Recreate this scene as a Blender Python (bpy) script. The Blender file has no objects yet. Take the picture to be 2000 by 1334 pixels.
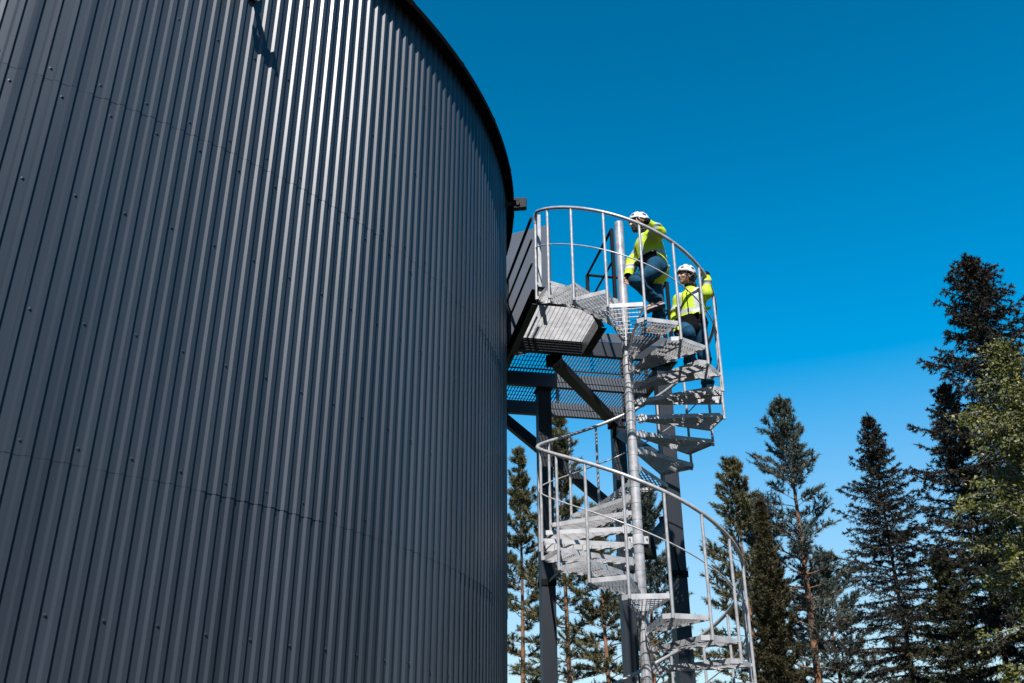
import bpy, math, random
import numpy as np
from mathutils import Vector, Matrix

random.seed(7)
rng = np.random.default_rng(7)
scene = bpy.context.scene
col = scene.collection
R = math.radians
CZ = 1.65                                   # camera height above the ground

# ------------------------------------------------------------------ materials
ALB = .64
def new_mat(name):
    m = bpy.data.materials.new(name)
    m.use_nodes = True
    nt = m.node_tree
    return m, nt, nt.nodes['Principled BSDF']

def mat(name, color, rough=0.5, metal=0.0, var=0.15, scale=6.0, bump=0.0, bump_scale=60.0, spec=0.5, color2=None, detail=5.0, stretch=None):
    color = tuple(c * ALB for c in color); color2 = tuple(c * ALB for c in color2) if color2 else None
    m, nt, b = new_mat(name)
    tc = nt.nodes.new('ShaderNodeTexCoord')
    src = tc.outputs['Object']
    if stretch:
        mp = nt.nodes.new('ShaderNodeMapping')
        mp.inputs['Scale'].default_value = stretch
        nt.links.new(src, mp.inputs['Vector'])
        src = mp.outputs['Vector']
    nz = nt.nodes.new('ShaderNodeTexNoise')
    nz.inputs['Scale'].default_value = scale
    nz.inputs['Detail'].default_value = detail
    nt.links.new(src, nz.inputs['Vector'])
    ramp = nt.nodes.new('ShaderNodeValToRGB')
    c2 = color2 if color2 else tuple(min(1, c * (1 + var)) for c in color)
    c1 = color if color2 else tuple(c * (1 - var) for c in color)
    ramp.color_ramp.elements[0].position = 0.32
    ramp.color_ramp.elements[1].position = 0.68
    ramp.color_ramp.elements[0].color = (*c1, 1)
    ramp.color_ramp.elements[1].color = (*c2, 1)
    nt.links.new(nz.outputs['Fac'], ramp.inputs['Fac'])
    nt.links.new(ramp.outputs['Color'], b.inputs['Base Color'])
    b.inputs['Metallic'].default_value = metal
    b.inputs['Specular IOR Level'].default_value = spec
    mr = nt.nodes.new('ShaderNodeMapRange')
    mr.inputs['To Min'].default_value = max(0.02, rough - 0.07)
    mr.inputs['To Max'].default_value = min(1, rough + 0.07)
    nt.links.new(nz.outputs['Fac'], mr.inputs['Value'])
    nt.links.new(mr.outputs['Result'], b.inputs['Roughness'])
    if bump > 0:
        n2 = nt.nodes.new('ShaderNodeTexNoise')
        n2.inputs['Scale'].default_value = bump_scale
        n2.inputs['Detail'].default_value = 3
        nt.links.new(src, n2.inputs['Vector'])
        bp = nt.nodes.new('ShaderNodeBump')
        bp.inputs['Strength'].default_value = 1.0
        bp.inputs['Distance'].default_value = bump
        nt.links.new(n2.outputs['Fac'], bp.inputs['Height'])
        nt.links.new(bp.outputs['Normal'], b.inputs['Normal'])
    return m

M = {}
M['cladding'] = mat('slate painted corrugated steel', (0.024, 0.0315, 0.044), 0.36, 0.0, 0.22, 2.6, spec=0.40, stretch=(1, 1, 0.06), color2=(0.041, 0.052, 0.070), detail=9)
M['eave'] = mat('black painted sheet', (0.004, 0.0035, 0.004), 0.85, 0, 0.1, 3, spec=0.03)
M['roof'] = mat('dark roof membrane', (0.05, 0.055, 0.06), 0.7, 0, 0.15, 2)
M['galv'] = mat('galvanised steel', (0.38, 0.38, 0.39), 0.5, 0.08, 0.18, 9.0, color2=(0.57, 0.565, 0.575), bump=0.0006, bump_scale=40)
M['galv_tube'] = mat('galvanised tube', (0.36, 0.36, 0.37), 0.38, 0.2, 0.18, 14.0, color2=(0.55, 0.54, 0.55))
M['galv_pole'] = mat('mottled zinc tube', (0.30, 0.30, 0.31), 0.42, 0.2, 0.2, 11.0, color2=(0.56, 0.55, 0.56), detail=8)
M['dark_steel'] = mat('slate painted steel', (0.020, 0.024, 0.033), 0.5, 0, 0.15, 2.5, spec=.3, stretch=(1, 1, 0.2))
M['grey_steel'] = mat('grey painted sheet', (0.068, 0.080, 0.102), 0.5, 0, 0.08, 2.0)
M['black_steel'] = mat('black painted steel', (0.005, 0.0045, 0.005), 0.55, 0, 0.1, 4, spec=0.12)
M['galv_deck'] = mat('shade-darkened grating', (0.13, 0.125, 0.125), 0.6, 0, 0.2, 8)  # darker copy of galv: shade on the deck bars put into the colour
M['lamp_body'] = mat('grey lamp housing', (0.05, 0.05, 0.053), 0.85, 0, 0.1, 8, spec=0.08)
M['lamp_glass'] = mat('lamp glass', (0.30, 0.32, 0.34), 0.12, 0, 0.05, 4)
M['white_metal'] = mat('pale lamp bracket', (0.62, 0.60, 0.60), 0.5, 0, 0.12, 14)
M['hivis'] = mat('hi-vis yellow fabric', (0.55, 0.72, 0.020), 0.75, 0, 0.10, 9, bump=0.006, bump_scale=22)
M['reflective'] = mat('silver reflective tape', (0.52, 0.55, 0.52), 0.5, 0.0, 0.08, 18, bump=0.004, bump_scale=24)
M['black_fabric'] = mat('black work fabric', (0.007, 0.007, 0.009), 0.9, 0, 0.2, 12, spec=0.08, bump=0.005, bump_scale=24)
M['grey_fabric'] = mat('dark grey work fabric', (0.040, 0.038, 0.041), 0.9, 0, 0.2, 12, spec=0.1, bump=0.004, bump_scale=24)
M['denim'] = mat('blue denim', (0.007, 0.036, 0.072), 0.9, 0, 0.2, 7, spec=0.1, color2=(0.022, 0.105, 0.185), bump=0.007, bump_scale=17)
M['skin'] = mat('skin', (0.46, 0.25, 0.17), 0.5, 0, 0.08, 20)
M['lips'] = mat('lips', (0.36, 0.13, 0.10), 0.5, 0, 0.06, 20)
M['eye'] = mat('dark eyes', (0.03, 0.02, 0.018), 0.3, 0, 0.05, 20)
M['hair'] = mat('dark brown hair', (0.022, 0.014, 0.010), 0.55, 0, 0.3, 40, bump=0.004, bump_scale=80)
M['helmet'] = mat('white helmet shell', (0.80, 0.79, 0.78), 0.35, 0, 0.03, 6)
M['helmet_dark'] = mat('dark helmet vents', (0.02, 0.02, 0.022), 0.6, 0, 0.1, 8)
M['strap_yellow'] = mat('yellow strap', (0.45, 0.33, 0.03), 0.7, 0, 0.1, 20)
M['shoe'] = mat('dark grey shoe', (0.045, 0.040, 0.045), 0.75, 0, 0.2, 20)
M['sole'] = mat('pale pink sole', (0.62, 0.47, 0.44), 0.6, 0, 0.08, 20)
M['lace'] = mat('white lace', (0.65, 0.65, 0.65), 0.7, 0, 0.05, 20)
ALB = .80
M['pine_needles'] = mat('pine needles', (0.054, 0.066, 0.036), 0.55, 0, 0.3, 1.4, color2=(0.150, 0.128, 0.056), spec=0.25)
M['pine_blue'] = mat('blue green pine needles', (0.038, 0.064, 0.060), 0.55, 0, 0.3, 1.2, color2=(0.092, 0.104, 0.080), spec=0.25)
M['spruce_needles'] = mat('spruce needles', (0.014, 0.015, 0.010), 0.6, 0, 0.3, 1.5, color2=(0.034, 0.026, 0.017), spec=0.2)
M['spruce_light'] = mat('young spruce needles', (0.028, 0.034, 0.014), 0.6, 0, 0.3, 1.5, color2=(0.055, 0.050, 0.022), spec=0.2)
M['juniper_needles'] = mat('brownish cypress sprays', (0.034, 0.032, 0.014), 0.6, 0, 0.3, 2.0, color2=(0.066, 0.052, 0.022), spec=0.2)
M['birch_leaves'] = mat('birch leaves', (0.046, 0.056, 0.008), 0.5, 0, 0.3, 1.0, color2=(0.142, 0.134, 0.018), spec=0.3)
M['pine_bark'] = mat('orange pine bark', (0.060, 0.035, 0.024), 0.85, 0, 0.3, 5, color2=(0.26, 0.115, 0.050), bump=0.02, bump_scale=14, stretch=(1, 1, 0.35))
M['spruce_bark'] = mat('grey brown bark', (0.035, 0.026, 0.020), 0.9, 0, 0.3, 6, bump=0.02, bump_scale=14)
M['birch_bark'] = mat('birch bark', (0.10, 0.09, 0.08), 0.8, 0, 0.3, 3, color2=(0.42, 0.40, 0.37), bump=0.01, bump_scale=14, stretch=(0.4, 0.4, 2.0))
ALB = .64
M['grass'] = mat('rough grass', (0.045, 0.060, 0.020), 0.9, 0, 0.3, 0.7, color2=(0.10, 0.095, 0.045), bump=0.05, bump_scale=9)
M['gravel'] = mat('gravel apron', (0.070, 0.066, 0.062), 0.9, 0, 0.25, 30, color2=(0.13, 0.125, 0.118), bump=0.02, bump_scale=60)

# ------------------------------------------------------------------ mesh builder
class MB:
    def __init__(s):
        s.v = []; s.f = []; s.mi = []; s.n = 0
    def add(s, verts, faces, mi=0):
        base = s.n
        s.v.append(np.asarray(verts, float).reshape(-1, 3)); s.n += len(s.v[-1])
        for f in faces:
            s.f.append(tuple(i + base for i in f)); s.mi.append(mi)
    def box(s, c, sx, sy, sz, ax=None, mi=0):
        c = np.asarray(c, float)
        ax = np.eye(3) if ax is None else np.asarray(ax, float)
        P = []
        for dz in (-.5, .5):
            for dx, dy in ((-.5, -.5), (.5, -.5), (.5, .5), (-.5, .5)):
                P.append(c + ax[0] * dx * sx + ax[1] * dy * sy + ax[2] * dz * sz)
        s.add(P, [(3, 2, 1, 0), (4, 5, 6, 7), (0, 1, 5, 4), (1, 2, 6, 5), (2, 3, 7, 6), (3, 0, 4, 7)], mi)
    def bar(s, p, q, w, h, up=(0, 0, 1), mi=0):
        """rectangular bar from p to q, w across, h along up"""
        p = np.asarray(p, float); q = np.asarray(q, float)
        d = q - p; L = np.linalg.norm(d); d = d / L
        up = np.asarray(up, float)
        sd = np.cross(d, up)
        if np.linalg.norm(sd) < 1e-4: sd = np.cross(d, (1, 0, 0))
        sd /= np.linalg.norm(sd); u2 = np.cross(sd, d)
        s.box((p + q) / 2, w, L, h, (sd, d, u2), mi)
    def sweep(s, pts, rad, n=8, closed=False, mi=0, cap=True):
        pts = [np.asarray(p, float) for p in pts]
        rad = [rad] * len(pts) if np.isscalar(rad) else rad
        m = len(pts); rings = []
        t0 = pts[1] - pts[0]; t0 /= np.linalg.norm(t0)
        a = np.array((0, 0, 1.0)) if abs(t0[2]) < .9 else np.array((1.0, 0, 0))
        nrm = np.cross(t0, a); nrm /= np.linalg.norm(nrm)
        V = []
        for i in range(m):
            if i == 0: t = pts[1] - pts[0]
            elif i == m - 1: t = pts[-1] - pts[-2]
            else: t = pts[i + 1] - pts[i - 1]
            t = t / (np.linalg.norm(t) + 1e-12)
            nrm = nrm - t * (nrm @ t); nrm /= np.linalg.norm(nrm)
            bn = np.cross(t, nrm)
            for k in range(n):
                an = 2 * math.pi * k / n
                V.append(pts[i] + (nrm * math.cos(an) + bn * math.sin(an)) * rad[i])
        F = []
        for i in range(m - 1):
            for k in range(n):
                k2 = (k + 1) % n
                F.append((i * n + k, i * n + k2, (i + 1) * n + k2, (i + 1) * n + k))
        if cap:
            F.append(tuple(range(n))[::-1]); F.append(tuple((m - 1) * n + k for k in range(n)))
        s.add(V, F, mi)
    def lathe(s, c, prof, n=24, mi=0):
        c = np.asarray(c, float); V = []; F = []
        for r, z in prof:
            for k in range(n):
                an = 2 * math.pi * k / n
                V.append(c + (r * math.cos(an), r * math.sin(an), z))
        for i in range(len(prof) - 1):
            for k in range(n):
                k2 = (k + 1) % n
                F.append((i * n + k, i * n + k2, (i + 1) * n + k2, (i + 1) * n + k))
        F.append(tuple(range(n))[::-1]); F.append(tuple((len(prof) - 1) * n + k for k in range(n)))
        s.add(V, F, mi)
    def prism(s, poly, z0, z1, mi=0):
        n = len(poly)
        V = [(x, y, z0) for x, y in poly] + [(x, y, z1) for x, y in poly]
        F = [tuple(range(n))[::-1], tuple(range(n, 2 * n))] + [(i, (i + 1) % n, n + (i + 1) % n, n + i) for i in range(n)]
        s.add(V, F, mi)
    def build(s, name, mats, parent=None, smooth=False, loc=None):
        me = bpy.data.meshes.new(name)
        V = np.concatenate(s.v) if s.v else np.zeros((0, 3))
        if loc is not None: V = V - np.asarray(loc, float)
        me.from_pydata(V.tolist(), [], s.f)
        mats = mats if isinstance(mats, (list, tuple)) else [mats]
        for m in mats: me.materials.append(M[m])
        if len(mats) > 1: me.polygons.foreach_set('material_index', s.mi)
        if smooth: me.polygons.foreach_set('use_smooth', [True] * len(me.polygons))
        me.update()
        return link(name, me, parent, loc)

def link(name, data, parent=None, loc=None):
    o = bpy.data.objects.new(name, data)
    col.objects.link(o)
    if parent is not None: o.parent = parent
    if loc is not None: o.location = loc
    return o

def tag(o, label=None, cat=None, group=None, kind=None):
    if label: o['label'] = label
    if cat: o['category'] = cat
    if group: o['group'] = group
    if kind: o['kind'] = kind
    return o

def empty(name, label, cat, group=None, loc=(0, 0, 0)):
    o = bpy.data.objects.new(name, None); col.objects.link(o)
    o.location = loc; o.empty_display_size = .3
    return tag(o, label, cat, group)

def smooth_by_angle(o, ang=40):
    me = o.data
    me.polygons.foreach_set('use_smooth', [True] * len(me.polygons))
    try: me.set_sharp_from_angle(angle=R(ang))
    except Exception: pass

# ------------------------------------------------------------------ the ground
g = MB(); g.prism([(2500 * math.cos(2 * math.pi * k / 64), 2500 * math.sin(2 * math.pi * k / 64)) for k in range(64)], -.5, 0)
tag(g.build('ground', 'grass'), kind='structure')
TA = np.array((-6.832, 10.606)); TR = 6.765
g = MB(); g.prism([(TA[0] + 12 * math.cos(2 * math.pi * k / 96), TA[1] + 12 * math.sin(2 * math.pi * k / 96)) for k in range(96)], -.2, 0.004)
tag(g.build('gravel_ground', 'gravel'), kind='structure')

# ------------------------------------------------------------------ the tank
ZU, ZL, ZE = 4.336 + CZ, 1.784 + CZ, 7.067 + CZ
TRE = 6.870
tank = empty('storage_tank', 'huge dark slate round tank clad in vertical corrugated steel, filling the left half', 'tank', loc=(TA[0], TA[1], 0))
NR = 402; ST = 2 * math.pi / NR
A0 = -.9361 + .0156 * 11 - ST * 11            # a dark (right-facing) rib flank sits here
PW = ST * TR
DEP = .0175
def cladding(z0, z1, off_fn, rows):
    b = MB(); V = []; F = []
    fr = ((-.04, 0), (.045, -1), (.51, -1), (.67, 0))    # flank down, valley, flank up, crest (fractions of the pitch)
    m = NR * 4
    for k in range(NR):
        for fx, dd in fr:
            a = A0 + (k + fx) * ST
            wob = .0012 * math.sin(k * 1.7) + .0010 * math.sin(k * .37)
            r0 = TR + dd * DEP + wob; ro = off_fn(k)
            V.append((r0 * math.cos(a) + ro * math.cos(a), r0 * math.sin(a) + ro * math.sin(a), z0 + .0022 * math.sin(k * .9)))
            V.append((r0 * math.cos(a), r0 * math.sin(a), z1))
    for i in range(m):
        j = (i + 1) % m
        F.append((2 * i, 2 * j, 2 * j + 1, 2 * i + 1))
    b.add(V, F)
    # domed screw heads in every third valley
    for z, ph in rows:
        for k in range(ph, NR, 3):
            a = A0 + (k + .30) * ST
            if math.sin(a) > .55: continue
            rr = TR - DEP
            c = np.array((rr * math.cos(a), rr * math.sin(a), z + random.uniform(-.012, .012)))
            nrm = np.array((math.cos(a), math.sin(a), 0)); tg = np.array((-math.sin(a), math.cos(a), 0)); up = np.array((0, 0, 1.0))
            P = []
            for h, q in ((0, .0115), (.003, .0115), (.004, .0075), (.010, .006)):
                for t in range(7):
                    an = t * math.pi * 2 / 7
                    P.append(c + nrm * h + (tg * math.cos(an) + up * math.sin(an)) * q)
            Fc = [(i * 7 + t, i * 7 + (t + 1) % 7, (i + 1) * 7 + (t + 1) % 7, (i + 1) * 7 + t) for i in range(3) for t in range(7)]
            Fc.append(tuple(21 + t for t in range(7)))
            b.add(P, Fc)
    return b.build('cladding', 'cladding', tank)
_lap = [random.choice((.0012, .0016, .002, .0025, .004)) for _ in range(NR // 8 + 2)]
def lap(k): return _lap[(k + 3) // 9] + .0006 * math.sin(k * 2.3)
cladding(ZU, ZE - .02, lap, [(ZU + .10, 0), (ZU + .95, 1), (ZU + 1.8, 2), (ZU + 2.4, 1)])
cladding(ZL, ZU + .0, lambda k: lap(k + 31), [(ZL + .10, 0), (ZL + .90, 2), (ZL + 1.75, 0), (ZL + 2.45, 1)])
cladding(0.02, ZL + .0, lambda k: 0, [(ZL - .85, 0), (ZL - 1.7, 1), (.4, 2)])
b = MB()
n = 360; V = []; F = []
prof = [(TR - .10, ZE - .08), (TRE - .004, ZE - .08), (TRE, ZE - .076), (TRE, ZE - .004), (TRE - .005, ZE), (TR - .6, ZE + .06)]
for r, z in prof:
    for k in range(n):
        V.append((r * math.cos(2 * math.pi * k / n), r * math.sin(2 * math.pi * k / n), z))
for i in range(len(prof) - 1):
    for k in range(n):
        F.append((i * n + k, i * n + (k + 1) % n, (i + 1) * n + (k + 1) % n, (i + 1) * n + k))
b.add(V, F)
for k in range(44):                                         # flashing joints
    a = 2 * math.pi * k / 44 + .03; nrm = np.array((math.cos(a), math.sin(a), 0)); tg = np.array((-math.sin(a), math.cos(a), 0))
    b.box(nrm * (TRE + .0005) + np.array((0, 0, ZE - .039)), .006, .05, .078, (nrm, tg, np.array((0, 0, 1.0))))
b.build('eave', 'eave', tank)
b = MB(); b.lathe((0, 0, 0), [(TR - .15, ZE - .1), (TR - .62, ZE + .058), (3, ZE + .45), (.4, ZE + .8), (.3, ZE + 1.0)], 120); b.build('roof', 'roof', tank)
b = MB(); b.lathe((0, 0, 0), [(TR + .12, 0), (TR + .12, .25), (TR - .05, .30)], 180); b.build('plinth', 'gravel', tank)

# ------------------------------------------------------------------ floodlights on the tank
def floodlight(label, az, z, reach, tilt, size, bracket, yaw=0.0, face=None):
    """az: direction the wall faces there; the head stands off the wall on a yoke"""
    nrm = np.array((math.cos(az), math.sin(az), 0)); tg = np.array((-math.sin(az), math.cos(az), 0)); up = np.array((0, 0, 1.0))
    base = np.array((TA[0], TA[1], z)) + nrm * (TR - .002)
    n0, t0 = nrm, tg
    nrm = np.array((math.cos(az + yaw), math.sin(az + yaw), 0)); tg = np.array((-math.sin(az + yaw), math.cos(az + yaw), 0))
    o = empty('floodlight', label, 'floodlight', 'floodlights on the tank wall', loc=base)
    b = MB(); b.box(n0 * .012, .024, .10, .13, (n0, t0, up)); b.bar(nrm * .02, nrm * (reach - size * .35) + up * .02, .035, .035)
    b.bar(nrm * (reach - size * .35) + tg * size * .56 + up * .02, nrm * (reach - size * .35) - tg * size * .56 + up * .02, .03, .03)
    for s in (-1, 1):
        b.bar(nrm * (reach - size * .35) + tg * s * size * .55 + up * .02, nrm * reach + tg * s * size * .55, .008, .035)
    b.build('bracket', bracket, o)
    ct, st = math.cos(tilt), math.sin(tilt)
    fn = nrm if face is None else np.array((math.cos(face), math.sin(face), 0))
    tg = np.array((-fn[1], fn[0], 0)); f = fn * ct - up * st; u2 = fn * st + up * ct
    h = MB(); c = nrm * reach
    h.box(c, size * .42, size, size, (f, tg, u2))
    for k in range(7 if face is None else 0):
        h.box(c - f * size * .27 + tg * size * (-.42 + .14 * k), size * .14, .006, size * .86, (f, tg, u2))
    ho = h.build('housing', 'lamp_body', o)
    m = ho.modifiers.new('bevel', 'BEVEL'); m.width = .008; m.segments = 2
    gl = MB(); gl.box(c + f * size * .215, .008, size * .86, size * .86, (f, tg, u2)); gl.build('lens', 'lamp_glass', o)
    cb = MB(); cb.sweep([c - f * size * .2, c - f * size * .35 - up * .05, nrm * .12 - up * .06, nrm * .012 - up * .02], .006, 6); cb.build('cable', 'black_steel', o)
    return o
floodlight('small grey floodlight sticking out under the black tank eave, next to the staircase top', R(-2.5), ZE - .215, .185, R(10), .17, 'lamp_body', 0, R(83))
floodlight('pale bracketed floodlight high on the corrugated tank wall, casting a long shadow', R(-45.3), 5.90 + CZ, .33, R(35), .13, 'white_metal', R(-31))

# ------------------------------------------------------------------ the spiral staircase
OX, OY = 1.4133, 10.7777
ZT, K, MIDOFF, HB, RH = 6.9936 + CZ, .51416, .5224, 1.2757, 1.12
NT = 38
def phi(i): return R(94.65 + 21.35 * (i - 4))
STEP = R(21.35)
def zrail(ph): return ZT - K * ph
def ztread(i): return zrail(phi(i)) - HB                    # underside of tread i
def pol(ph, r, z): return np.array((r * math.cos(math.pi + ph), r * math.sin(math.pi + ph), z))
stair = empty('spiral_staircase', 'galvanised steel spiral staircase with grating treads winding up beside the dark tank', 'staircase', loc=(OX, OY, 0))
# pole: one tube of stacked sleeves
prof = [(.052, 0.0)]
for i in range(NT, -1, -1):
    zb = ztread(i) - .075
    if zb < .02: continue
    prof += [(.0575, zb - .004), (.0545, zb - .002), (.0545, zb + .002), (.0575, zb + .004)]
ztop = 6.87 + CZ
prof += [(.0575, ztop - .006), (.053, ztop)]
b = MB(); b.lathe((0, 0, 0), prof, 28); o = b.build('pole', 'galv_pole', stair); smooth_by_angle(o, 30)

# one tread in its own frame (angle 0 = its baluster, underside z = 0)
A_LO, A_HI = R(-4.6), R(21.7)
RO = 1.098
def P2(a, r): return np.array((r * math.cos(a), r * math.sin(a)))
tread_poly = [P2(R(-9), .10), P2(A_LO, RO * .955), P2(0, RO), P2(STEP, RO), P2(A_HI, RO * .985), P2(R(27), .10)]
def clip_line(p, d, poly):
    t0, t1 = -9, 9
    n = len(poly)
    for i in range(n):
        a = poly[i]; e = poly[(i + 1) % n] - a
        nn = np.array((e[1], -e[0]))                        # outward for a CCW polygon
        den = nn @ d; num = nn @ (a - p)
        if abs(den) < 1e-9:
            if num < 0: return None
            continue
        t = num / den
        if den > 0: t1 = min(t1, t)
        else: t0 = max(t0, t)
    return (t0, t1) if t1 - t0 > .03 else None
def grating(poly, ang, pitch, cross, z_top, h=.03, th=.003, margin=0.0):
    b = MB()
    d = np.array((math.cos(ang), math.sin(ang))); nrm = np.array((-d[1], d[0]))
    cen = sum(poly) / len(poly)
    k = -200
    lo = min((q - cen) @ nrm for q in poly); hi = max((q - cen) @ nrm for q in poly)
    x = math.ceil(lo / pitch) * pitch
    while x < hi:
        r = clip_line(cen + nrm * x, d, poly)
        if r:
            p = cen + nrm * x + d * (r[0] + margin); q = cen + nrm * x + d * (r[1] - margin)
            b.bar((*p, z_top - h / 2), (*q, z_top - h / 2), th, h)
        x += pitch
    lo = min((q - cen) @ d for q in poly); hi = max((q - cen) @ d for q in poly)
    x = math.ceil(lo / cross) * cross
    while x < hi:
        r = clip_line(cen + d * x, nrm, poly)
        if r:
            p = cen + d * x + nrm * (r[0] + margin); q = cen + d * x + nrm * (r[1] - margin)
            b.bar((*p, z_top - .005), (*q, z_top - .005), .005, .008)
        x += cross
    return b
def tread_frame():
    b = MB(); n = len(tread_poly); H = .050; T = .004
    for i in range(n - 1):
        p, q = tread_poly[i], tread_poly[i + 1]
        b.bar((*p, H / 2), (*q, H / 2), T, H)
    b.bar((*P2(R(-4), .06), H / 2), (*tread_poly[0], H / 2), T, H)
    b.bar((*P2(R(16), .06), H / 2), (*tread_poly[-1], H / 2), T, H)
    # bolted lug plates at the baluster and at the pole
    b.box((*P2(R(-.1), RO + .010), .022), .016, .034, .034, None)
    b.box((*P2(R(-8), .135), .020), .07, .008, .09, (np.array((math.cos(R(-8)), math.sin(R(-8)), 0)), np.array((-math.sin(R(-8)), math.cos(R(-8)), 0)), np.array((0, 0, 1.0))))
    b.box((*P2(R(26), .135), .020), .07, .008, .09, (np.array((math.cos(R(26)), math.sin(R(26)), 0)), np.array((-math.sin(R(26)), math.cos(R(26)), 0)), np.array((0, 0, 1.0))))
    return b
mid_ang = R(8.4)
tread0 = tread_frame().build('tread', 'galv', stair)
grat0 = grating(tread_poly, mid_ang, .040, .105, .046).build('tread_grating', 'galv', tread0)
bal_len = HB + .0
bm = MB(); bm.sweep([(0, 0, 0), (0, 0, .012), (0, 0, bal_len - .02)], .0165, 10)
bm.box((-.016, 0, .03), .02, .03, .03); bm.box((-.016, 0, .03 + .1916), .02, .03, .03)
bal0 = bm.build('baluster', 'galv_tube', stair); smooth_by_angle(bal0, 50)
for i in range(NT):
    if i == 0: t, gr, ba = tread0, grat0, bal0
    else:
        t = tread0.copy(); col.objects.link(t); t.parent = stair
        gr = grat0.copy(); col.objects.link(gr); gr.parent = t
        ba = bal0.copy(); col.objects.link(ba); ba.parent = stair
    t.location = (0, 0, ztread(i)); t.rotation_euler = (0, 0, math.pi + phi(i))
    pb = pol(phi(i), RH, ztread(i)); ba.location = pb; ba.rotation_euler = (0, 0, math.pi + phi(i))
# handrail: bends down into the first baluster
ph0 = phi(0); pts = []
zc = zrail(ph0 + .10)
for q in np.linspace(0, 1, 7):
    an = q * math.pi / 2
    pts.append(pol(ph0 + .0 + .10 * (1 - math.cos(an)), RH, zc - .112 + .112 * math.sin(an) * 1.0))
for p_ in np.linspace(ph0 + .125, phi(NT) - .05, 420): pts.append(pol(p_, RH, zrail(p_)))
b = MB(); b.sweep(pts, .0215, 12); o = b.build('handrail', 'galv_tube', stair); smooth_by_angle(o, 60)
pts = [pol(p_, RH - .003, zrail(p_) - MIDOFF) for p_ in np.linspace(ph0, phi(NT - 1), 400)]
b = MB(); b.sweep(pts, .0082, 8); o = b.build('middle_rail', 'galv_tube', stair); smooth_by_angle(o, 60)
# clamp halfway down the pole
zc = 2.65 + CZ
b = MB(); b.lathe((0, 0, 0), [(.060, zc - .055), (.066, zc - .05), (.066, zc + .05), (.060, zc + .055)], 24)
for s in (-1, 1):
    b.box((s * .088, -.01 * s, zc), .05, .012, .085); b.box((s * .088, -.01 * s + .018, zc), .05, .012, .085)
    b.sweep([(s * .095, -.04, zc + .02), (s * .095, .045, zc + .02)], .008, 6)
b.build('clamp', 'galv', stair)

# ------------------------------------------------------------------ the access platform
AL = R(11)
UU = np.array((-math.sin(AL), math.cos(AL))); VV = np.array((math.cos(AL), math.sin(AL)))
plat = empty('access_platform', 'dark steel access platform on tall legs with grating deck, between tank and spiral staircase', 'platform', loc=(OX, OY, 0))
def L3(a, bb, z): return np.array((a * VV[0] + bb * UU[0], a * VV[1] + bb * UU[1], z))
AX = (np.array((*VV, 0)), np.array((*UU, 0)), np.array((0, 0, 1.0)))
ZD = 5.846 + CZ                                             # underside of the gratings
ZBm = 5.656 + CZ                                            # underside of the beams
def channel(name, a0, b0, a1, b1, out, m='dark_steel', z0=ZBm, z1=ZD + .03, fl=.075, t=.008):
    """a channel: web from (a0,b0) to (a1,b1), flanges on the side given by out (da, db)"""
    b = MB()
    p, q = L3(a0, b0, 0), L3(a1, b1, 0); od = L3(out[0], out[1], 0)
    zu = np.array((0, 0, 1.0))
    h = z1 - z0
    b.bar(p + zu * (z0 + h / 2), q + zu * (z0 + h / 2), t, h)
    for z in (z0 + t / 2, z1 - t / 2):
        b.bar(p + od * (fl / 2 + t / 2 + .0005) + zu * z, q + od * (fl / 2 + t / 2 + .0005) + zu * z, fl, t)
    return b.build(name, m, plat)
AR, ALf = -.125, -1.06
B0, B1, B2, B3 = .20, 1.56, 2.77, 3.93
AE = 1.20
channel('edge_beam', ALf - .02, B0, -.40, B0, (0, -1), 'dark_steel')
channel('edge_beam', -.40, B0, AR, .70, (.70, -.55), 'dark_steel')
channel('edge_beam', AR, .70, AR, B1, (1, 0), 'black_steel', fl=.10)
b = MB(); b.bar(L3(AR - .008, .72, ZBm + .10), L3(AR - .008, B1 - .01, ZBm + .10), .005, .185); b.build('side_plate', 'galv', plat)
channel('edge_beam', ALf, B0, ALf, 4.05, (-1, 0), 'dark_steel')
channel('cross_beam', ALf, B1, AE, B1, (0, 1))
channel('cross_beam', ALf, B2, AE, B2, (0, 1), 'grey_steel')
channel('cross_beam', ALf, B3, AE, B3, (0, 1), 'grey_steel')
channel('edge_beam', AE, B1, AE, B3 + .08, (1, 0))
lp = [np.array(q) for q in ((ALf + .02, B0 + .03), (-.40, B0 + .03), (AR - .01, .70), (AR - .01, B1 - .01), (ALf + .02, B1 - .01))]
g1 = grating(lp, 0, .033, .064, ZD + .028)
def to_plat(mb):
    for k, vv in enumerate(mb.v):
        mb.v[k] = np.stack([vv[:, 0] * VV[0] + vv[:, 1] * UU[0], vv[:, 0] * VV[1] + vv[:, 1] * UU[1], vv[:, 2]], 1)
    return mb
to_plat(g1).build('landing_grating', 'galv', plat)
for y0, y1 in ((B1 + .09, B2 - .01), (B2 + .09, B3 - .01)):
    dp = [np.array(q) for q in ((ALf + .02, y0), (AE - .01, y0), (AE - .01, y1), (ALf + .02, y1))]
    to_plat(grating(dp, math.pi / 2, .048, .15, ZD + .028, th=.005)).build('deck_grating', 'galv_deck', plat)
# toe board facing the stair, right of the landing
b = MB(); b.bar(L3(.03, B1 - .008, ZD + .10), L3(AE + .04, B1 - .008, ZD + .10), .006, .135); 
for k in range(4): b.sweep([L3(.2 + .28 * k, B1 - .020, ZD + .06), L3(.2 + .28 * k, B1 - .008, ZD + .06)], .008, 6)
b.build('toe_board', 'grey_steel', plat)
b = MB(); b.bar(L3(ALf - .0, B1 + .1, ZD + .09), L3(ALf, 4.0, ZD + .09), .005, .12); b.build('toe_board', 'dark_steel', plat)
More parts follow.
